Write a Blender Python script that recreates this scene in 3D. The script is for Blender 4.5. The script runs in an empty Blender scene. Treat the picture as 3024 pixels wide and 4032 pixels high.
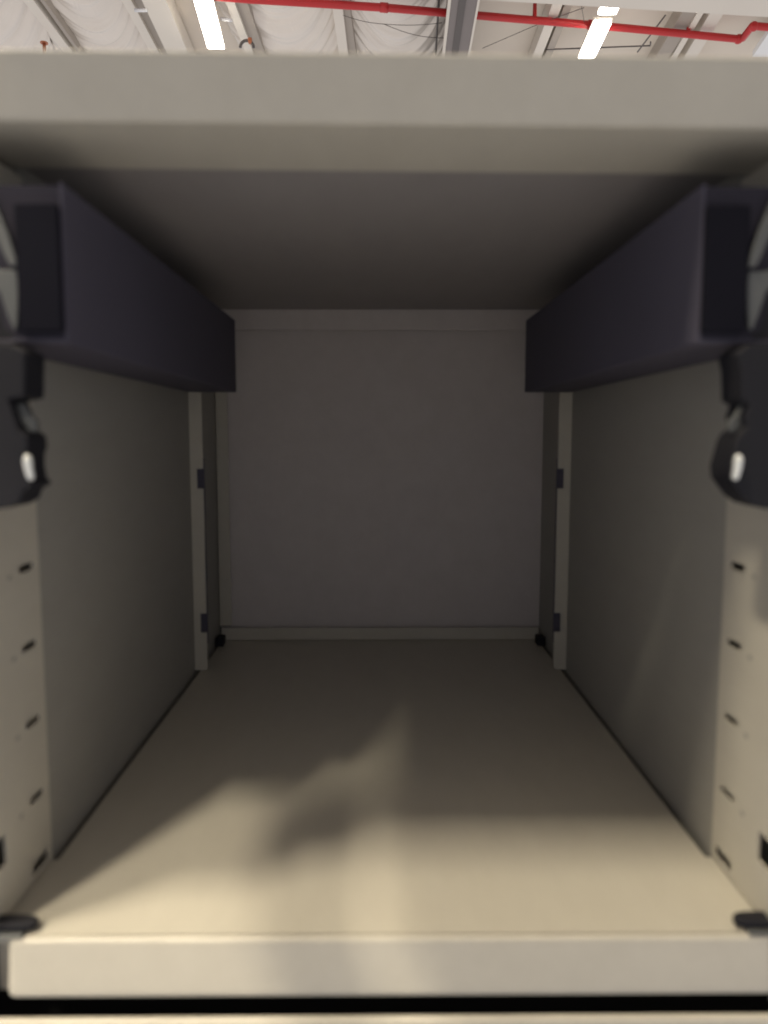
import bpy, bmesh, math, random
from mathutils import Vector, Matrix, noise
random.seed(4)
sc = bpy.context.scene
COL = sc.collection
PI = math.pi

# ------------------------------------------------------------------ camera
F = 3028.0                       # focal length in pixels of the 3024x4032 frame
PITCH = math.radians(5.77)       # down
YAW = math.radians(0.42)         # to the right
CAM = Vector((-0.0025, -0.367, 0.255))
FW = Vector((math.sin(YAW) * math.cos(PITCH), math.cos(YAW) * math.cos(PITCH), -math.sin(PITCH)))
RT = Vector((math.cos(YAW), -math.sin(YAW), 0))
UP = RT.cross(FW)

def ray(px, py):
    return FW + RT * ((px - 1512) / F) + UP * ((2016 - py) / F)
def at_z(px, py, z):             # measured picture point -> world point at a known height
    d = ray(px, py); return CAM + d * ((z - CAM.z) / d.z)
def at_y(px, py, y):             # ... or at a known depth
    d = ray(px, py); return CAM + d * ((y - CAM.y) / d.y)

cd = bpy.data.cameras.new('camera'); cam = bpy.data.objects.new('camera', cd); COL.objects.link(cam)
cam.matrix_world = Matrix.Translation(CAM) @ Matrix((RT, UP, -FW)).transposed().to_4x4()
cd.sensor_fit = 'VERTICAL'; cd.sensor_height = 36.0; cd.lens = F / 4032 * 36.0
cd.clip_start = 0.01; cd.clip_end = 200
cd.dof.use_dof = True; cd.dof.focus_distance = 2.5; cd.dof.aperture_fstop = 5.8
sc.camera = cam

# ------------------------------------------------------------------ materials
def mat(name, color, rough=0.5, metal=0.0, mottle=0.04, scale=6.0, bump=0.0, bscale=400, spec=0.5, tint=None, emit=0.0, ecol=None):
    m = bpy.data.materials.new(name); m.use_nodes = True
    nt = m.node_tree; b = nt.nodes['Principled BSDF']
    tc = nt.nodes.new('ShaderNodeTexCoord')
    n = nt.nodes.new('ShaderNodeTexNoise'); n.inputs['Scale'].default_value = scale; n.inputs['Detail'].default_value = 5
    nt.links.new(tc.outputs['Object'], n.inputs['Vector'])
    r = nt.nodes.new('ShaderNodeMix'); r.data_type = 'RGBA'
    t = tint or color
    r.inputs['A'].default_value = [c * (1 - mottle) for c in color] + [1]
    r.inputs['B'].default_value = [min(1, c * (1 + mottle)) for c in t] + [1]
    nt.links.new(n.outputs['Fac'], r.inputs['Factor'])
    nt.links.new(r.outputs['Result'], b.inputs['Base Color'])
    rr = nt.nodes.new('ShaderNodeMapRange'); rr.inputs['To Min'].default_value = rough * 0.88; rr.inputs['To Max'].default_value = min(1, rough * 1.12)
    nt.links.new(n.outputs['Fac'], rr.inputs['Value']); nt.links.new(rr.outputs['Result'], b.inputs['Roughness'])
    b.inputs['Metallic'].default_value = metal
    b.inputs['Specular IOR Level'].default_value = spec
    if bump:
        n2 = nt.nodes.new('ShaderNodeTexNoise'); n2.inputs['Scale'].default_value = bscale; n2.inputs['Detail'].default_value = 2
        nt.links.new(tc.outputs['Object'], n2.inputs['Vector'])
        bp = nt.nodes.new('ShaderNodeBump'); bp.inputs['Strength'].default_value = bump; bp.inputs['Distance'].default_value = 0.0006
        nt.links.new(n2.outputs['Fac'], bp.inputs['Height']); nt.links.new(bp.outputs['Normal'], b.inputs['Normal'])
    if bump:
        n3 = nt.nodes.new('ShaderNodeTexNoise'); n3.inputs['Scale'].default_value = 38; n3.inputs['Detail'].default_value = 8; n3.inputs['Roughness'].default_value = 0.75
        mp = nt.nodes.new('ShaderNodeMapping'); mp.inputs['Scale'].default_value = (1.0, 0.35, 1.0)
        nt.links.new(tc.outputs['Object'], mp.inputs[0]); nt.links.new(mp.outputs[0], n3.inputs['Vector'])
        cr_ = nt.nodes.new('ShaderNodeValToRGB'); cr_.color_ramp.elements[0].position = 0.30; cr_.color_ramp.elements[0].color = (0.90, 0.895, 0.89, 1)
        cr_.color_ramp.elements[1].position = 0.62; cr_.color_ramp.elements[1].color = (1, 1, 1, 1)
        nt.links.new(n3.outputs['Fac'], cr_.inputs['Fac'])
        mu = nt.nodes.new('ShaderNodeMix'); mu.data_type = 'RGBA'; mu.blend_type = 'MULTIPLY'; mu.inputs['Factor'].default_value = 0.7
        nt.links.new(r.outputs['Result'], mu.inputs['A']); nt.links.new(cr_.outputs['Color'], mu.inputs['B']); nt.links.new(mu.outputs['Result'], b.inputs['Base Color'])
    if emit:
        b.inputs['Emission Color'].default_value = list(ecol) + [1]; b.inputs['Emission Strength'].default_value = emit
    return m

PAINT = mat('beige_powder_coat', (0.530, 0.500, 0.425), 0.42, mottle=0.03, scale=9, bump=0.25, bscale=700)
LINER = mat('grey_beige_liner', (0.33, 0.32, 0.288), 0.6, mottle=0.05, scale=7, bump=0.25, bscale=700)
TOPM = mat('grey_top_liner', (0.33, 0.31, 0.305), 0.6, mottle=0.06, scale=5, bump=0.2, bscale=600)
BACKM = mat('taupe_back_liner', (0.62, 0.575, 0.555), 0.6, mottle=0.05, scale=5, bump=0.2, bscale=600)
RAILM = mat('veil_tinted_rail', (0.076, 0.071, 0.098), 0.7, spec=0.3, metal=0.0, mottle=0.10, scale=14)  # purple lift of the glare veil mixed into the dark rail colour
BLACK = mat('black_plastic', (0.013, 0.013, 0.017), 0.65, mottle=0.15, scale=60, spec=0.25)
DIMM = mat('shaded_rail_end', (0.030, 0.028, 0.040), 0.8, mottle=0.1, scale=20, spec=0.2)  # rail colour darkened so the front-facing end plates look shaded
CAPM = mat('black_rubber', (0.008, 0.008, 0.013), 0.9, mottle=0.15, scale=60, spec=0.1)
CAVITY = mat('cavity_shade', (0.01, 0.01, 0.012), 0.8)  # near-black puts the hollow's shade into the colour of solid pieces
GREY = mat('grey_zinc', (0.11, 0.115, 0.115), 0.55, metal=0.3, mottle=0.1, scale=50)
CHROME = mat('glint_nickel', (0.86, 0.88, 0.84), 0.38, metal=0.35, mottle=0.02)  # pale, barely metallic base paints in the tip's bright glint
RED = mat('red_pipe_paint', (0.50, 0.022, 0.026), 0.35, mottle=0.12, scale=3)
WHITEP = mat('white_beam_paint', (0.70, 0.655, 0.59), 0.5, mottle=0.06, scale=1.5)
SHADEP = mat('taupe_and_shaded_beam', (0.36, 0.32, 0.28), 0.55, mottle=0.10, scale=2)  # taupe purlin's own tone; on webs it paints in the shaded side
DARKST = mat('dark_girder_steel', (0.09, 0.078, 0.075), 0.5, mottle=0.18, scale=2)
GIRD = mat('grey_brown_girder', (0.20, 0.175, 0.17), 0.5, mottle=0.15, scale=2)
BOARD = mat('ceiling_board', (0.66, 0.60, 0.53), 0.7, mottle=0.07, scale=1.2, tint=(0.70, 0.63, 0.54))
FOIL = mat('white_poly_facing', (0.72, 0.67, 0.61), 0.25, mottle=0.08, scale=1.6, tint=(0.74, 0.68, 0.62), spec=0.8)
LAMP = mat('lit_led_lens', (0.9, 0.9, 0.9), 0.3, emit=485, ecol=(1.0, 0.88, 0.68))
LAMPD = mat('lit_lens_far', (0.9, 0.9, 0.9), 0.3, emit=13, ecol=(1.0, 0.93, 0.80))
SKYL = mat('pale_panel', (0.80, 0.82, 0.84), 0.4, mottle=0.02)
WIRE = mat('dark_wire', (0.10, 0.09, 0.085), 0.5)
BRASS = mat('orange_brass', (0.45, 0.16, 0.08), 0.4, metal=0.5)
SKIN = mat('skin', (0.5, 0.3, 0.22), 0.5)
SHIRT = mat('pale_bounce_shirt', (0.50, 0.49, 0.50), 0.9)  # unseen shirt made pale to bounce light into the bay

# ------------------------------------------------------------------ mesh helpers
def box(bm, x0, x1, y0, y1, z0, z1):
    v = [bm.verts.new((x, y, z)) for x in (x0, x1) for y in (y0, y1) for z in (z0, z1)]
    for f in ((0, 1, 3, 2), (4, 6, 7, 5), (0, 4, 5, 1), (2, 3, 7, 6), (0, 2, 6, 4), (1, 5, 7, 3)):
        bm.faces.new([v[i] for i in f])
def obj(name, bm, m, parent=None, bevel=0.0, seg=3, smooth=False):
    me = bpy.data.meshes.new(name)
    bmesh.ops.recalc_face_normals(bm, faces=bm.faces[:])
    bm.to_mesh(me); bm.free(); me.materials.append(m)
    o = bpy.data.objects.new(name, me); COL.objects.link(o)
    if parent is not None:
        o.parent = parent
        o.matrix_parent_inverse = Matrix.Identity(4)
        off = Vector((0, 0, 0)); p = parent
        while p: off += p.location; p = p.parent
        o.location = -off                    # meshes are written in world coordinates
    if bevel:
        b = o.modifiers.new('bevel', 'BEVEL'); b.width = bevel; b.segments = seg; b.limit_method = 'ANGLE'; b.angle_limit = math.radians(40)
        for f in me.polygons: f.use_smooth = True
        w = o.modifiers.new('wn', 'WEIGHTED_NORMAL'); w.keep_sharp = True
    elif smooth:
        for f in me.polygons: f.use_smooth = True
    return o
def bx(name, dims, m, parent=None, bevel=0.0, seg=3):
    bm = bmesh.new(); box(bm, *dims); return obj(name, bm, m, parent, bevel, seg)
def tag(o, label=None, cat=None, group=None, kind=None):
    if label: o['label'] = label
    if cat: o['category'] = cat
    if group: o['group'] = group
    if kind: o['kind'] = kind
    return o
def thing(name, loc, label, cat, group=None):
    o = bpy.data.objects.new(name, None); COL.objects.link(o); o.location = loc; o.empty_display_size = 0.05
    return tag(o, label, cat, group)
def tube(bm, pts, r, seg=12, caps=True):
    pts = [Vector(p) for p in pts]; rings = []
    for i, p in enumerate(pts):
        d = (pts[min(i + 1, len(pts) - 1)] - pts[max(i - 1, 0)]).normalized()
        a = d.cross(Vector((0, 0, 1)));
        if a.length < 1e-3: a = d.cross(Vector((1, 0, 0)))
        a.normalize(); b = d.cross(a).normalized()
        rr = r[i] if isinstance(r, (list, tuple)) else r
        rings.append([bm.verts.new(p + a * rr * math.cos(2 * PI * k / seg) + b * rr * math.sin(2 * PI * k / seg)) for k in range(seg)])
    for A, B in zip(rings, rings[1:]):
        for k in range(seg): bm.faces.new((A[k], A[(k + 1) % seg], B[(k + 1) % seg], B[k]))
    if caps: bm.faces.new(rings[0]); bm.faces.new(rings[-1])
def prism_xz(bm, poly, y0, y1):              # closed outline in X,Z with thickness in Y
    a = [bm.verts.new((x, y0, z)) for x, z in poly]; b = [bm.verts.new((x, y1, z)) for x, z in poly]
    bm.faces.new(a); bm.faces.new(b[::-1]); n = len(poly)
    for i in range(n): bm.faces.new((a[i], b[i], b[(i + 1) % n], a[(i + 1) % n]))
def plate_x(bm, x0, x1, y0, y1, z0, z1, holes):   # plate thin in X with rectangular holes (ya,yb,za,zb)
    ys = sorted({y0, y1, *[h[0] for h in holes], *[h[1] for h in holes]})
    zs = sorted({z0, z1, *[h[2] for h in holes], *[h[3] for h in holes]})
    V = {}
    def v(x, y, z):
        k = (x, y, z)
        if k not in V: V[k] = bm.verts.new(k)
        return V[k]
    def hole(i, j):
        if i < 0 or j < 0 or i >= len(ys) - 1 or j >= len(zs) - 1: return True
        cy, cz = (ys[i] + ys[i + 1]) / 2, (zs[j] + zs[j + 1]) / 2
        return any(h[0] < cy < h[1] and h[2] < cz < h[3] for h in holes)
    for i in range(len(ys) - 1):
        for j in range(len(zs) - 1):
            if hole(i, j): continue
            a, b, c, d = ys[i], ys[i + 1], zs[j], zs[j + 1]
            bm.faces.new((v(x0, a, c), v(x0, b, c), v(x0, b, d), v(x0, a, d)))
            bm.faces.new((v(x1, a, c), v(x1, a, d), v(x1, b, d), v(x1, b, c)))
            if hole(i - 1, j): bm.faces.new((v(x0, a, c), v(x0, a, d), v(x1, a, d), v(x1, a, c)))
            if hole(i + 1, j): bm.faces.new((v(x0, b, c), v(x1, b, c), v(x1, b, d), v(x0, b, d)))
            if hole(i, j - 1): bm.faces.new((v(x0, a, c), v(x1, a, c), v(x1, b, c), v(x0, b, c)))
            if hole(i, j + 1): bm.faces.new((v(x0, a, d), v(x0, b, d), v(x1, b, d), v(x1, a, d)))

# ------------------------------------------------------------------ the cabinet
W = 0.20
cab = thing('metal_cabinet', (0, 0.3, -0.5), 'beige metal cabinet seen from inside its empty open drawer bay', 'cabinet')
# compartment floor: sheet with folded front lip, rolled corner ends
bm = bmesh.new(); box(bm, -W, W, 0.004, 0.0745, -0.004, 0.0); box(bm, -W + .0045, W - .0045, 0.0745, 0.575, -0.004, 0.0)  # narrower behind the posts; the side slits mimic shade along the walls
bmesh.ops.remove_doubles(bm, verts=bm.verts, dist=1e-5)
fl = obj('floor_panel', bm, PAINT, cab)
bm = bmesh.new()
prof = [(0.575, -0.0005)]
prof = []
r = 0.0028
for k in range(9):
    a = PI / 2 * k / 8
    prof.append((0.004 - 0.004 + r - r * math.sin(a), -r + r * math.cos(a)))
prof += [(-0.0005, -0.008), (-0.0030, -0.0250)]
for k in range(7):
    a = PI / 2 * k / 6
    prof.append((0.0003 - 0.0033 * math.cos(a), -0.0272 - 0.0033 * math.sin(a)))
# sweep lip profile along X with rounded ends
xs = []
LX0, LX1, rc = -0.1920, 0.2010, 0.006
rows = []
for k in range(9):
    a = PI / 2 * k / 8; rows.append((LX0 + rc - rc * math.cos(a) , rc - rc * math.sin(a)))
rows += [(LX0 + 0.02 + i * (LX1 - LX0 - 0.04) / 10, 0) for i in range(11)]
for k in range(9):
    a = PI / 2 * (1 - k / 8); rows.append((LX1 - rc + rc * math.cos(a), rc - rc * math.sin(a)))
grid = [[bm.verts.new((x, y + dy, z + 0.0002)) for (y, z) in prof] for (x, dy) in rows]
for A, B in zip(grid, grid[1:]):
    for i in range(len(prof) - 1): bm.faces.new((A[i], A[i + 1], B[i + 1], B[i]))
lip = obj('front_lip', bm, PAINT, fl, smooth=True)
sol = lip.modifiers.new('sheet', 'SOLIDIFY'); sol.thickness = 0.0012; sol.offset = -1
bx('back_upstand', (-0.1975, 0.1975, 0.5700, 0.5715, 0.0004, 0.0155), PAINT, fl, 0.0006)
bx('under_shell', (-0.188, 0.193, 0.014, 0.56, -0.034, -0.0045), CAVITY, fl)

# side panels (liner), set 3 mm outside the posts
for s in (-1, 1):
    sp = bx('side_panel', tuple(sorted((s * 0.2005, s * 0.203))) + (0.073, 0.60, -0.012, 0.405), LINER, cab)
    # front post: slotted inner face, turned front edge
    holes = []
    for z in (0.048, 0.0925, 0.1365, 0.181, 0.225, 0.27):
        holes.append((0.0495, 0.0665, z - 0.0021, z + 0.0021))
    holes.append((0.049, 0.070, 0.0045, 0.0110))
    holes.append((0.0040, 0.0205, 0.0300, 0.0460))
    bm = bmesh.new(); plate_x(bm, *sorted((s * 0.1990, s * 0.2004)), 0.002, 0.0745, 0.0015, 0.3955, holes)
    po = obj('front_post', bm, PAINT, cab)
    bm = bmesh.new()
    box(bm, *sorted((s * 0.1993, s * 0.240)), -0.0015, 0.0017, -0.036, 0.3955)
    obj('post_front_flange', bm, PAINT, po, 0.0005)
    # dimples beside the slots
    for z in (0.048, 0.0925, 0.1365, 0.181, 0.225):
        bm = bmesh.new()
        y = 0.0385; yy = [bm.verts.new((s * 0.19885, y + 0.0024 * math.cos(t * PI / 5), z - 0.002 + 0.0015 * math.sin(t * PI / 5))) for t in range(10)]
        bm.faces.new(yy)
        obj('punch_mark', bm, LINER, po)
    # rear flange with two notches, facing the opening
    a, b = (0.1870, 0.2004)
    notch = [(0.198, 0.219), (0.043, 0.064)]
    poly = [(s * b, 0.0015), (s * (a + .002), 0.0015), (s * a, 0.004)]
    for z0, z1 in sorted(notch):
        poly += [(s * a, z0), (s * (a + 0.0065), z0), (s * (a + 0.0065), z1), (s * a, z1)]
    poly += [(s * a, 0.3955), (s * b, 0.3955)]
    bm = bmesh.new(); prism_xz(bm, poly, 0.4435, 0.4450)
    rf = obj('rear_flange', bm, PAINT, cab)
    bm = bmesh.new(); prism_xz(bm, [(s * .1865, .03), (s * .196, .03), (s * .196, .23), (s * .1865, .23)], 0.4475, 0.449)
    obj('flange_backing', bm, RAILM, rf)
    # small black foot at the rear floor corner
    bx('corner_clip', tuple(sorted((s * 0.1895, s * 0.1985))) + (0.540, 0.556, 0.0005, 0.0115), BLACK, cab, 0.001)
    # outer skin of the cabinet
    bx('outer_side', tuple(sorted((s * 0.238, s * 0.240))) + (0.0019, 0.62, -0.5, 0.424), PAINT, cab)

# left rear corner return
bx('corner_return', (-0.2000, -0.1855, 0.5735, 0.5765, 0.017, 0.392), PAINT, cab, 0.001)
bp = bx('back_panel', (-0.203, 0.203, 0.585, 0.587, 0.0, 0.404), BACKM, cab)
bx('back_top_rail', (-0.1975, 0.1975, 0.5690, 0.5725, 0.3790, 0.4033), BACKM, cab, 0.0008)
bx('outer_back', (-0.240, 0.240, 0.620, 0.622, -0.5, 0.424), PAINT, cab)
# top: hollow front rail and recessed liner
bm = bmesh.new()
sec = [(0.0030, 0.3970), (0.0665, 0.3965), (0.0665, 0.4262), (-0.0130, 0.4212)]
a_ = [bm.verts.new((-0.262, y, z + .0016)) for y, z in sec]; b_ = [bm.verts.new((0.262, y, z - .0020)) for y, z in sec]
bm.faces.new(a_); bm.faces.new(b_[::-1])
for i in range(4): bm.faces.new((a_[i], b_[i], b_[(i + 1) % 4], a_[(i + 1) % 4]))
tr = obj('top_rail', bm, PAINT, cab, 0.0022, 4)
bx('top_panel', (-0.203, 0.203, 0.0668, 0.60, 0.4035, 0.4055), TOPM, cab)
bx('top_cover', (-0.240, 0.240, 0.0668, 0.622, 0.4245, 0.4262), PAINT, cab)
# lower drawer: front and dark gap
bm = bmesh.new(); box(bm, -0.262, 0.262, -0.0080, -0.0030, -0.475, -0.0382)
ld = obj('drawer_front', bm, PAINT, cab, 0.0022, 4)
tag(ld, 'beige lower drawer front whose top edge shows below the black gap')
bx('sill_return', (-0.2000, -0.1800, 0.0085, 0.0100, -0.0330, -0.0046), PAINT, cab)
bx('gap_shade_sheet', (-0.236, 0.236, 0.030, 0.033, -0.10, -0.0050), CAVITY, cab)  # dark sheet added behind the drawer gap, standing for its shade
bx('cabinet_base', (-0.240, 0.240, 0.03, 0.622, -0.5, -0.48), PAINT, cab)

# dark slide housings under the top corners
for s in (-1, 1):
    bm = bmesh.new()
    x0, x1, z0, z1, t = 0.1500, 0.1985, 0.2985, 0.3720, 0.0015
    y0, y1 = 0.006, 0.4420
    box(bm, *sorted((s * x0, s * (x0 + t))), y0, y1, z0, z1)
    box(bm, *sorted((s * (x0 + t), s * x1)), y0, y1, z0, z0 + t)
    box(bm, *sorted((s * (x0 + t), s * x1)), y0 + .02, y1, z1 - t, z1)
    box(bm, *sorted((s * (x0 + t), s * (x1 - .001))), y1 - t, y1 - .0001, z0 + t, z1 - t)
    hs = obj('slide_housing', bm, RAILM, cab, 0.0006)
    bm = bmesh.new(); box(bm, *sorted((s * (x0 + 0.0008), s * (x0 + 0.021))), 0.0015, 0.0058, 0.3030, 0.3610)
    bm2 = bmesh.new(); box(bm2, *sorted((s * (x0 + t + .0003), s * (x1 - .001))), y0 + .0003, y0 + .003, z0 + t, z1 - t); obj('end_plate', bm2, DIMM, hs)
    obj('end_cap', bm, CAPM, hs, 0.0008)

def left_poly(pts, y, s, jit=0):
    out = []
    for px, py in pts:
        p = at_y(px, py, y); out.append((p.x if s < 0 else -p.x + 0.0005, p.z))
    return out
for s in (-1, 1):
    y0 = -0.004
    # body of the latch: black stepped casting
    if s < 0:
        body = [(-120, 1350), (40, 1352), (98, 1385), (96, 1562), (30, 1572), (42, 1600), (70, 1690), (105, 1715), (112, 1760), (100, 1790),
                (100, 1840), (110, 1890), (132, 1912), (92, 1935), (78, 1975), (40, 1998), (-10, 2005), (-120, 2010)]
    else:
        body = [(-120, 1350), (70, 1352), (112, 1388), (98, 1450), (96, 1575), (62, 1590), (82, 1640), (70, 1680), (104, 1712), (118, 1740), (132, 1790),
                (146, 1840), (142, 1890), (112, 1930), (86, 1965), (50, 1992), (0, 2006), (-120, 2010)]
    bm = bmesh.new(); prism_xz(bm, left_poly(body, y0, s), y0, y0 + 0.022)
    sb = obj('slide_latch', bm, BLACK, cab, 0.0012)
    # grey cam plate
    bm = bmesh.new(); prism_xz(bm, left_poly([(38, 1590), (66, 1585), (88, 1625), (120, 1660), (118, 1700), (92, 1700), (60, 1660)], y0, s), y0 + 0.006, y0 + 0.010)
    obj('cam_plate', bm, GREY, sb, 0.0005)
    # chrome roller at the tip
    bm = bmesh.new(); pts = []
    for (px, py) in ((106, 1790), (108, 1800), (110, 1818), (112, 1840), (117, 1862), (122, 1882), (124, 1890)):
        p = at_y(px, py, y0 - 0.002); pts.append((p.x if s < 0 else -p.x + 0.0005, y0 - 0.002, p.z))
    tube(bm, pts, [0.0008, 0.0018, 0.0021, 0.0019, 0.0018, 0.0016, 0.0008], 16)
    obj('chrome_roller', bm, CHROME, sb, smooth=True)
    # grey curved arm above
    c = [(-60, 760), (-20, 850), (12, 930), (38, 1000), (56, 1046)]
    pl = left_poly(c, 0.003, s); bm = bmesh.new(); L = []; R = []
    for i, (x, z) in enumerate(pl):
        w = [0.0030, 0.0030, 0.0029, 0.0026, 0.0018][i]
        L.append((x - w, z)); R.append((x + w, z))
    prism_xz(bm, left_poly([(-60, 1040), (0, 1062), (62, 1062), (70, 1120), (68, 1220), (64, 1290), (50, 1296), (24, 1235), (-4, 1150), (-60, 1080)], 0.003, s), 0.0035, 0.0055)
    obj('lever_blade', bm, GREY, sb, 0.0006)
    bm = bmesh.new()
    prism_xz(bm, L + R[::-1], 0.002, 0.005)
    obj('lever_arm', bm, GREY, sb, 0.0006)
    bm = bmesh.new(); prism_xz(bm, left_poly([(-60, 800), (-60, 1360), (40, 1360), (58, 1310), (20, 1290), (-6, 1180), (-30, 1000)], 0.006, s), 0.0062, 0.016)
    obj('latch_plate', bm, BLACK, sb, 0.0006)
    # rubber bumper and clip at the lip corner
    bm = bmesh.new()
    p = at_y(60, 3668, 0.004); xc = p.x if s < 0 else -p.x + 0.0035
    ring = []
    for k in range(16):
        a = 2 * PI * k / 16
        ring.append((xc + s * 0.004 + 0.0145 * math.copysign(abs(math.cos(a)) ** 0.6, math.cos(a)), 0.0075 + 0.0048 * math.sin(a)))
    a_ = [bm.verts.new((x, y, 0.0022)) for x, y in ring]; b_ = [bm.verts.new((x, y, 0.0066)) for x, y in ring]
    bm.faces.new(a_[::-1]); bm.faces.new(b_)
    for k in range(16): bm.faces.new((a_[k], a_[(k + 1) % 16], b_[(k + 1) % 16], b_[k]))
    bu = obj('corner_bumper', bm, BLACK, cab, 0.0012)
    bm = bmesh.new(); box(bm, *sorted((xc + s * 0.014, xc - s * 0.0052)), 0.0000, 0.0075, 0.0004, 0.0021)
    obj('metal_clip', bm, GREY, bu, 0.0008)

# ------------------------------------------------------------------ warehouse ceiling
ZC = 5.9                                  # deck height above cabinet datum
def strip_beam(name, p, q, w, h, z, m, label, cat='beam', group=None, ext=(3.0, 7.0), profile='box', flange=None):
    """beam whose underside centre line goes through picture points p (near) and q (far)"""
    A = at_z(*p, z); B = at_z(*q, z); d = (B - A).normalized()
    A2 = A - d * ext[0]; B2 = B + d * ext[1]; side = Vector((d.y, -d.x, 0))
    def quadbox(bm, o0, o1, z0, z1):
        v = []
        for P in (A2, B2):
            for o in (o0, o1):
                for zz in (z0, z1): v.append(bm.verts.new((P.x + side.x * o, P.y + side.y * o, zz)))
        for f in ((0, 1, 3, 2), (4, 6, 7, 5), (0, 4, 5, 1), (2, 3, 7, 6), (0, 2, 6, 4), (1, 5, 7, 3)): bm.faces.new([v[i] for i in f])
    bm = bmesh.new()
    if profile == 'box':
        quadbox(bm, -w / 2, w / 2, z, z + h)
    elif profile == 'i':
        quadbox(bm, -w / 2, w / 2, z, z + .018); quadbox(bm, -w / 2, w / 2, z + h - .018, z + h); quadbox(bm, -.012, .012, z + .018, z + h - .018)
    elif profile == 'z':
        quadbox(bm, -w / 2, w / 2, z, z + .010); quadbox(bm, w / 2 - .010, w / 2, z + .010, z + h); quadbox(bm, -w / 2, -w / 2 + .008, z + .010, z + .035)
    if flange is None:
        o = obj(name, bm, m); o.location = (0, 0, 0)
        return tag(o, label, cat, group)
    root = thing(name, (A.x, A.y, z), label, cat, group)
    obj('bottom_flange', bm, m, root)
    bm = bmesh.new(); quadbox(bm, -.1 * w, .1 * w, z - .004, z - .0005); obj('seam', bm, flange, root)
    return root

# deck boards (flat) on the right, one sheet for the whole ceiling
bm = bmesh.new(); box(bm, -16, 18, -12, 24, ZC, ZC + 0.15)
tag(obj('ceiling', bm, BOARD), kind='structure')
# plastic-faced insulation sagging between purlins, left
def foil(name, pa, pb, pc, pd, label, seed, n=150):
    A, B, C_, D = [at_z(*p, ZC - 0.03) for p in (pa, pb, pc, pd)]     # near-left, near-right, far-right, far-left
    bm = bmesh.new(); G = []
    for j in range(n + 1):
        row = []
        for i in range(n + 1):
            u, v = i / n, j / n
            P = (A * (1 - u) + B * u) * (1 - v) + (D * (1 - u) + C_ * u) * v
            sag = 0.10 * math.sin(PI * u)
            # folds fan out from the fixing points, so the creases curve across the bay
            ang = v * 9 + 2.1 * (u - 0.5) ** 2 * 4 + seed
            w = noise.noise(Vector((ang * 1.9, u * 0.8, seed)))
            f = 0.020 * math.sin(ang * 5.1 + 2.5 * w) ** 3 * (0.4 + 0.6 * abs(noise.noise(Vector((u * 2.5, v * 3, seed + 3))))) * 2
            f2 = 0.010 * abs(noise.noise(Vector((ang * 7.0, u * 1.7, seed + 9))))
            P = P.copy(); P.z = ZC - 0.03 - sag + f - f2 * 2
            row.append(bm.verts.new(P))
        G.append(row)
    for j in range(n):
        for i in range(n): bm.faces.new((G[j][i], G[j][i + 1], G[j + 1][i + 1], G[j + 1][i]))
    o = obj(name, bm, FOIL, smooth=True)
    s_ = o.modifiers.new('thick', 'SOLIDIFY'); s_.thickness = 0.01; s_.offset = 1
    return tag(o, label, 'insulation', 'plastic faced insulation bays of the ceiling')
foil('insulation_bay', (-700, -420), (-20, -420), (300, 420), (-120, 420), 'creased white plastic insulation at the far left edge of the ceiling', 1.3)
foil('insulation_bay', (-20, -420), (360, -420), (720, 420), (300, 420), 'creased white plastic insulation between the two leftmost ceiling purlins', 5.2)
foil('insulation_bay', (640, -420), (1240, -420), (1400, 420), (1060, 420), 'creased white plastic insulation just right of the left lit lamp', 8.8)
foil('insulation_bay', (1320, -420), (1780, -420), (1740, 420), (1400, 420), 'wrinkled plastic insulation left of the dark girder', 11.1)

def sub(o):
    for k in ('label', 'category', 'group'):
        if k in o: del o[k]
    o.parent = last
PG = 'pale purlins running away under the ceiling'
zb = ZC - 0.24
last = strip_beam('purlin', (110, 0), (255, 190), 0.13, 0.22, zb, WHITEP, 'leftmost pale ceiling purlin beside the crinkled plastic', group=PG)
sub(strip_beam('web', (165, 0), (300, 190), 0.05, 0.20, zb + .02, SHADEP, None))  # web strips paint in the purlins' shaded sides
last = strip_beam('purlin', (497, 0), (600, 190), 0.12, 0.22, zb, WHITEP, 'narrow pale purlin left of the wide pale beam', group=PG)
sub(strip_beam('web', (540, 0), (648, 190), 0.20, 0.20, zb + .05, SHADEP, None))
strip_beam('ceiling_beam', (605, 0), (690, 190), 0.30, 0.26, zb - .05, WHITEP, 'wide pale beam just left of the left lit lamp')['kind'] = 'thing'
last = strip_beam('purlin', (902, 0), (975, 190), 0.11, 0.22, zb, WHITEP, 'pale purlin just right of the left lit lamp', group=PG)
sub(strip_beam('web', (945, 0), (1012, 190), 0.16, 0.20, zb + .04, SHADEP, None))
last = strip_beam('purlin', (1325, 0), (1352, 210), 0.13, 0.22, zb, WHITEP, 'pale purlin under the left end of the red pipe', group=PG)
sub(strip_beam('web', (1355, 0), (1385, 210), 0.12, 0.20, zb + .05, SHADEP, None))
last = strip_beam('purlin', (2190, 30), (2118, 215), 0.13, 0.22, zb, WHITEP, 'pale purlin between the dark girder and right lamps', group=PG)
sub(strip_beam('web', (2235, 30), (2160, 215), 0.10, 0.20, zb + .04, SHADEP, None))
last = strip_beam('purlin', (2722, 40), (2615, 215), 0.20, 0.22, zb + .02, SHADEP, 'wide taupe purlin with a pale edge crossing behind the right end of red pipe', group=PG)
sub(strip_beam('flange', (2765, 40), (2662, 215), 0.08, 0.22, zb, WHITEP, None))
last = strip_beam('purlin', (2830, 40), (2725, 215), 0.18, 0.22, zb + .03, WHITEP, 'wide pale purlin below the bend in the red pipe', group=PG)
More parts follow.
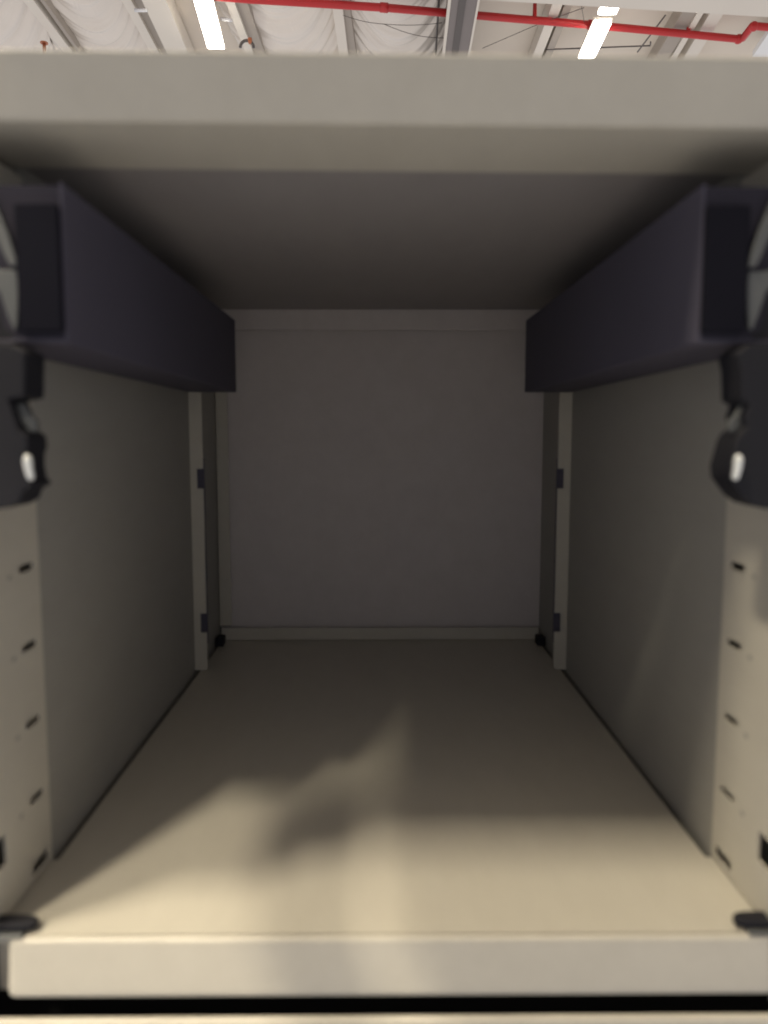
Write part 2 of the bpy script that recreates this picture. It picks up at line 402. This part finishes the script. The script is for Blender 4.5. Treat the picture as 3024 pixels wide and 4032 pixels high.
# dark girder: flange pair with paler lips
zg = ZC - 0.62
A, B = (1832, 0), (1800, 215)
g = thing('steel_girder', at_z(*A, zg), 'dark steel girder hanging across in front of the red pipe', 'girder')
def gb(name, px0, px1, z0, z1, m):
    a = at_z(px0, 0, z0); b = at_z(px1, 0, z0); d = (at_z(B[0], B[1], zg) - at_z(A[0], A[1], zg)).normalized()
    bm = bmesh.new(); v = []
    for P in (a - d * 3, a + d * 8):
        for o in (0, (b - a).x):
            for zz in (z0, z1): v.append(bm.verts.new((P.x + o, P.y, zz)))
    for f in ((0, 1, 3, 2), (4, 6, 7, 5), (0, 4, 5, 1), (2, 3, 7, 6), (0, 2, 6, 4), (1, 5, 7, 3)): bm.faces.new([v[i] for i in f])
    return obj(name, bm, m, g)
gb('bottom_flange', 1778, 1880, zg, zg + .02, GIRD)
gb('web', 1818, 1846, zg + .0205, ZC - .02, DARKST)
gb('cover_strip', 1808, 1836, zg - .012, zg - .0005, DARKST)
gb('edge_lip', 1765, 1777, zg - .004, zg + .05, WHITEP)
gb('edge_lip', 1881, 1890, zg - .004, zg + .05, WHITEP)

# white cross duct upper right
zd = ZC - 0.55
a = at_z(1500, -24, zd); b = at_z(3500, 96, zd); d = (b - a).normalized(); s_ = Vector((-d.y, d.x, 0))
bm = bmesh.new(); v = []
for P in (a - d * 0.0, b + d * 3):
    for o in (0, -0.55):
        for zz in (zd, zd + .4): v.append(bm.verts.new((P.x + s_.x * o, P.y + s_.y * o, zz)))
for f in ((0, 1, 3, 2), (4, 6, 7, 5), (0, 4, 5, 1), (2, 3, 7, 6), (0, 2, 6, 4), (1, 5, 7, 3)): bm.faces.new([v[i] for i in f])
tag(obj('cross_beam', bm, WHITEP), 'broad white beam crossing the top right above the red pipe', 'beam')
# pale panel with bright rim at the far right
a = at_z(2962, 225, ZC - .3); b = at_z(3040, 110, ZC - .3)
bm = bmesh.new(); v0 = [(a.x, a.y), (b.x, b.y), (b.x + 3, b.y), (a.x + 3, a.y + .0)]
lo = [bm.verts.new((x, y, ZC - .3)) for x, y in v0]; hi = [bm.verts.new((x, y, ZC - .22)) for x, y in v0]
bm.faces.new(lo); bm.faces.new(hi[::-1])
for i in range(4): bm.faces.new((lo[i], hi[i], hi[(i + 1) % 4], lo[(i + 1) % 4]))
tag(obj('bright_ceiling_sheet', bm, SKYL), 'bluish white panel in the far right corner below the red pipe bend', 'panel', kind='thing')

# red sprinkler pipe
zp = ZC - 0.30
rp = thing('sprinkler_pipe', at_z(1512, 28, zp), 'red sprinkler pipe crossing the ceiling with an offset bend at right', 'pipe')
pp = [at_z(x, y, zp) for x, y in ((300, -62), (980, -3), (1512, 30), (2105, 80), (2370, 102), (2900, 153))]
e1 = at_z(2925, 150, zp); e2 = at_z(2962, 103, zp); e3 = at_z(2975, 103, zp); e4 = at_z(3300, 128, zp)
bm = bmesh.new(); tube(bm, pp + [at_z(2912, 153, zp), e1, e2, e3, at_z(3100, 113, zp), e4], 0.047, 16)
obj('pipe_run', bm, RED, rp, smooth=True)
for q in (at_z(2908, 154, zp), at_z(2968, 104, zp)):
    bm = bmesh.new()
    bmesh.ops.create_icosphere(bm, subdivisions=3, radius=0.062, matrix=Matrix.Translation(q))
    obj('elbow', bm, RED, rp, smooth=True)
for (x, y) in ((2105, 80), (2710, 134)):
    q = at_z(x, y, zp); L = 0.26 if x == 2105 else 0.09
    bm = bmesh.new(); tube(bm, [q + Vector((0, 0, -.02)), q + Vector((0, 0, .06)), q + Vector((0, 0, L))], [.028, .028, .022], 12)
    obj('riser', bm, RED, rp, smooth=True)
for x, y in ((2330, 98), (1512, 30)):
    q = at_z(x, y, zp); dd = (pp[3] - pp[2]).normalized(); bm = bmesh.new(); tube(bm, [q - dd * .05, q + dd * .05], .057, 16)
    obj('coupling', bm, RED, rp, smooth=True)

# hanging wires
def wire(pts, z, label, sagz=0.0, r=.004):
    P = [at_z(x, y, z) for x, y in pts]; out = []
    for a, b in zip(P, P[1:]):
        for k in range(9): out.append(a.lerp(b, k / 8) - Vector((0, 0, sagz * math.sin(PI * k / 8))))
    bm = bmesh.new(); tube(bm, [p for i, p in enumerate(out) if i == 0 or (p - out[i - 1]).length > 1e-4], r, 8)
    tag(obj('hanging_wire', bm, WIRE, smooth=True), label, 'wire', 'thin wires below the ceiling')
wire([(1512, 95), (1760, 150)], ZC - .3, 'thin dark wire sagging to the left side of the dark girder', .05)
wire([(1350, 60), (1512, 95), (1740, 90)], ZC - .3, 'thin dark wire from the narrow purlin to the girder', .02)
wire([(1900, 190), (2120, 95), (2300, 30)], ZC - .3, 'thin diagonal wire between the girder and the right lamps')
wire([(2290, 25), (2302, 95)], ZC - .3, 'short dark hanging wire just left of the upper right lamp')
wire([(2510, 205), (2620, 60)], ZC - .2, 'dark slanting wire just right of the lower right lamp', 0, .01)
wire([(2150, 195), (2560, 180), (2562, 165)], ZC - .2, 'dark wire running level behind the lower right lamp', 0, .01)
wire([(1728, 0), (1715, 215)], ZC - .2, 'thin dark conduit left beside the dark girder', 0, .014)

# short pale bridging bars
for (p, q, lab) in (((530, 40), (580, 40), 'short white bar left of the wide pale beam'), ((868, 74), (915, 80), 'short white bar crossing just right of the left lamp')):
    P, Q = at_z(*p, ZC - .3), at_z(*q, ZC - .3); bm = bmesh.new(); tube(bm, [P, Q], .022, 10)
    tag(obj('bridging_bar', bm, SKYL, smooth=True), lab, 'bar')
# sprinkler head far left, fitting on the rail of purlin
q = at_z(174, 178, ZC - .45)
h = thing('sprinkler', q, 'small orange sprinkler head above the left end of the top rail', 'sprinkler')
bm = bmesh.new(); tube(bm, [q + Vector((0, 0, -.14)), q + Vector((0, 0, .02))], .022, 12); obj('frame', bm, BRASS, h, smooth=True)
bm = bmesh.new(); tube(bm, [q + Vector((0, 0, .021)), q + Vector((0, 0, .035))], .05, 16); obj('deflector', bm, BRASS, h)
q = at_z(972, 178, ZC - .45)
h = thing('hook_fitting', q, 'small dark hooked fitting right of the left lamp above the top rail', 'fitting')
bm = bmesh.new(); tube(bm, [q + Vector((.09 * math.cos(t), 0, .09 * math.sin(t) - .03)) for t in [k * PI / 8 for k in range(9)]], .02, 10); obj('hook', bm, DARKST, h, smooth=True)
bm = bmesh.new(); box(bm, q.x + .02, q.x + .07, q.y - .03, q.y + .03, q.z + .02, q.z + .09); obj('lug', bm, BRASS, h, .01)

# lamps: rows running away from the camera
ZL = 5.45
def lamp_protos():
    pass
def make_lamp(c, L, label, d=Vector((0, 1, 0)), m=None):
    root = thing('ceiling_lamp', (c.x, c.y, ZL), label, 'ceiling lamp', 'lit strip lamps under the ceiling')
    s = Vector((d.y, -d.x, 0)); h = L / 2
    def qb(o0, o1, z0, z1, hh):
        bm = bmesh.new(); v = []
        for P in (c - d * hh, c + d * hh):
            for o in (o0, o1):
                for zz in (z0, z1): v.append(bm.verts.new((P.x + s.x * o, P.y + s.y * o, zz)))
        for f in ((0, 1, 3, 2), (4, 6, 7, 5), (0, 4, 5, 1), (2, 3, 7, 6), (0, 2, 6, 4), (1, 5, 7, 3)): bm.faces.new([v[i] for i in f])
        return bm
    obj('lens', qb(-.115, .115, ZL, ZL + .04, h - .03), m or LAMP, root, .02)
    obj('housing', qb(-.12, .12, ZL + .042, ZL + .075, h), WHITEP, root, .01)
    for k in (-1, 1):
        bm = bmesh.new(); p = c + d * (k * h * .7); tube(bm, [(p.x, p.y, ZL + .07), (p.x, p.y, ZC)], .006, 6); obj('hanger', bm, WIRE, root)
    root['kind'] = 'thing'
    return root
pL = at_z(852, 200, ZL); pL0 = at_z(798, 0, ZL); dL = (pL - pL0).normalized()
make_lamp(pL - dL * 1.05, 2.1, 'left lit strip lamp glowing above the top rail', dL, LAMPD)
a = at_z(2306, 240, ZL); b = at_z(2376, 88, ZL); dR = (a - b).normalized()
make_lamp((a + b) / 2, (a - b).length, 'lower of the two lit strip lamps on the right', dR, LAMPD)
a2 = at_z(2387, 66, ZL)
make_lamp(a2 - dR * .85, 1.7, 'upper of the two lit strip lamps on the right, cut by the frame', dR, LAMPD)
# the same rows go on over and behind the viewer and light the cabinet
BL = [(-2.3, -3.9), (-2.2, -1.25)]
for x, y in BL:
    make_lamp(Vector((x, y, ZL)), 1.4 if y < -3 else 1.0, 'strip lamp farther behind the viewer in the left row' if y < -3 else 'strip lamp just behind the viewer in the left row')

# ------------------------------------------------------------------ the photographer, whose shadow falls into the bay
def skin_body(name, J, E, R, m, parent=None, sub=2, root=0):
    me = bpy.data.meshes.new(name); me.from_pydata([Vector(j) for j in J], E, []); me.materials.append(m)
    o = bpy.data.objects.new(name, me); COL.objects.link(o)
    sk = o.modifiers.new('skin', 'SKIN'); sk.use_smooth_shade = True
    for i, rr in enumerate(R):
        d = me.skin_vertices[0].data[i]; d.radius = rr if isinstance(rr, tuple) else (rr, rr); d.use_root = (i == root)
    sb_ = o.modifiers.new('sub', 'SUBSURF'); sb_.levels = sub; sb_.render_levels = sub
    if parent is not None:
        o.parent = parent; o.location = -parent.location
    return o
HX, HY, HZ = -0.335, -0.39, 0.95
J = [(-.055, -.66, .40), (-.085, -.54, .53), (-.105, -.45, .64), (-.135, -.39, .725), (HX + .05, HY - .03, .845), (HX + .01, HY - .01, HZ + .03), (HX, HY + .03, HZ + .07),
     (-.37, -.375, .775), (-.25, -.42, .52), (-.22, -.50, .24), (-.10, -.41, .19),
     (-.015, -.365, .83), (.14, -.46, .50), (.09, -.50, .24), (.045, -.41, .20),
     (-.15, -1.03, .36), (-.18, -.85, -.02), (-.18, -1.02, -.44), (-.19, -.90, -.48),
     (.06, -1.03, .36), (.10, -.88, -.02), (.10, -1.04, -.44), (.11, -.92, -.48)]
E = [(0, 1), (1, 2), (2, 3), (3, 4), (4, 5), (5, 6), (3, 7), (7, 8), (8, 9), (9, 10), (3, 11), (11, 12), (12, 13), (13, 14),
     (0, 15), (15, 16), (16, 17), (17, 18), (0, 19), (19, 20), (20, 21), (21, 22)]
R = [.12, .125, (.145, .13), .095, .050, .092, .085, .036, .021, .022, .020, .092, .045, .032, .026, .09, .06, .04, .035, .09, .06, .04, .035]
ph = tag(skin_body('person', J, E, R, SHIRT), 'person in a pale grey shirt bending over the open bay with a phone', 'person')
for sgn, (wx, wy, wz) in ((-1, (-.10, -.41, .19)), (1, (.045, -.41, .20))):
    for k in range(4):
        L = (.060, .070, .066, .052)[k]; z = wz + .028 - .019 * k
        skin_body('finger', [(wx, wy, wz), (wx - sgn * .012, wy + .012, z), (wx - sgn * .020, wy + .032, z), (wx - sgn * (.020 + L * .35), wy + .036, z)],
                  [(0, 1), (1, 2), (2, 3)], [.012, .009, .008, .007], SKIN, ph, 1)
    skin_body('thumb', [(wx, wy, wz), (wx - sgn * .006, wy - .012, wz + .02), (wx - sgn * .024, wy - .012, wz + .035)], [(0, 1), (1, 2)], [.013, .010, .008], SKIN, ph, 1)
bm = bmesh.new(); box(bm, -.068, .009, CAM.y - .0125, CAM.y - .0045, .118, .268)
tag(obj('smartphone', bm, BLACK, None, .003), 'black phone held upright in front of the open bay', 'phone')

# ------------------------------------------------------------------ world and render
w = bpy.data.worlds.new('World'); sc.world = w; w.use_nodes = True
nt = w.node_tree; bg = nt.nodes['Background']
tc = nt.nodes.new('ShaderNodeTexCoord'); sx = nt.nodes.new('ShaderNodeSeparateXYZ'); cr = nt.nodes.new('ShaderNodeValToRGB'); mr = nt.nodes.new('ShaderNodeMapRange')
nt.links.new(tc.outputs['Generated'], sx.inputs[0]); nt.links.new(sx.outputs['Z'], mr.inputs['Value']); mr.inputs['From Min'].default_value = -1; mr.inputs['From Max'].default_value = 1
nt.links.new(mr.outputs['Result'], cr.inputs['Fac']); nt.links.new(cr.outputs['Color'], bg.inputs['Color'])
# the hall around the viewer: pale floor below, duller walls at eye height
cr.color_ramp.elements[0].position = 0.30; cr.color_ramp.elements[0].color = (0.74, 0.70, 0.68, 1)
cr.color_ramp.elements[1].position = 0.52; cr.color_ramp.elements[1].color = (0.51, 0.525, 0.585, 1)
bg.inputs['Strength'].default_value = 1.0
sc.view_settings.view_transform = 'Standard'; sc.view_settings.look = 'None'; sc.view_settings.gamma = 1
sc.view_settings.exposure = 0; sc.view_settings.use_curve_mapping = False
sc.render.engine = 'CYCLES'
sc.cycles.use_denoising = True
sc.cycles.max_bounces = 10; sc.cycles.diffuse_bounces = 6
sc.cycles.sample_clamp_indirect = 6
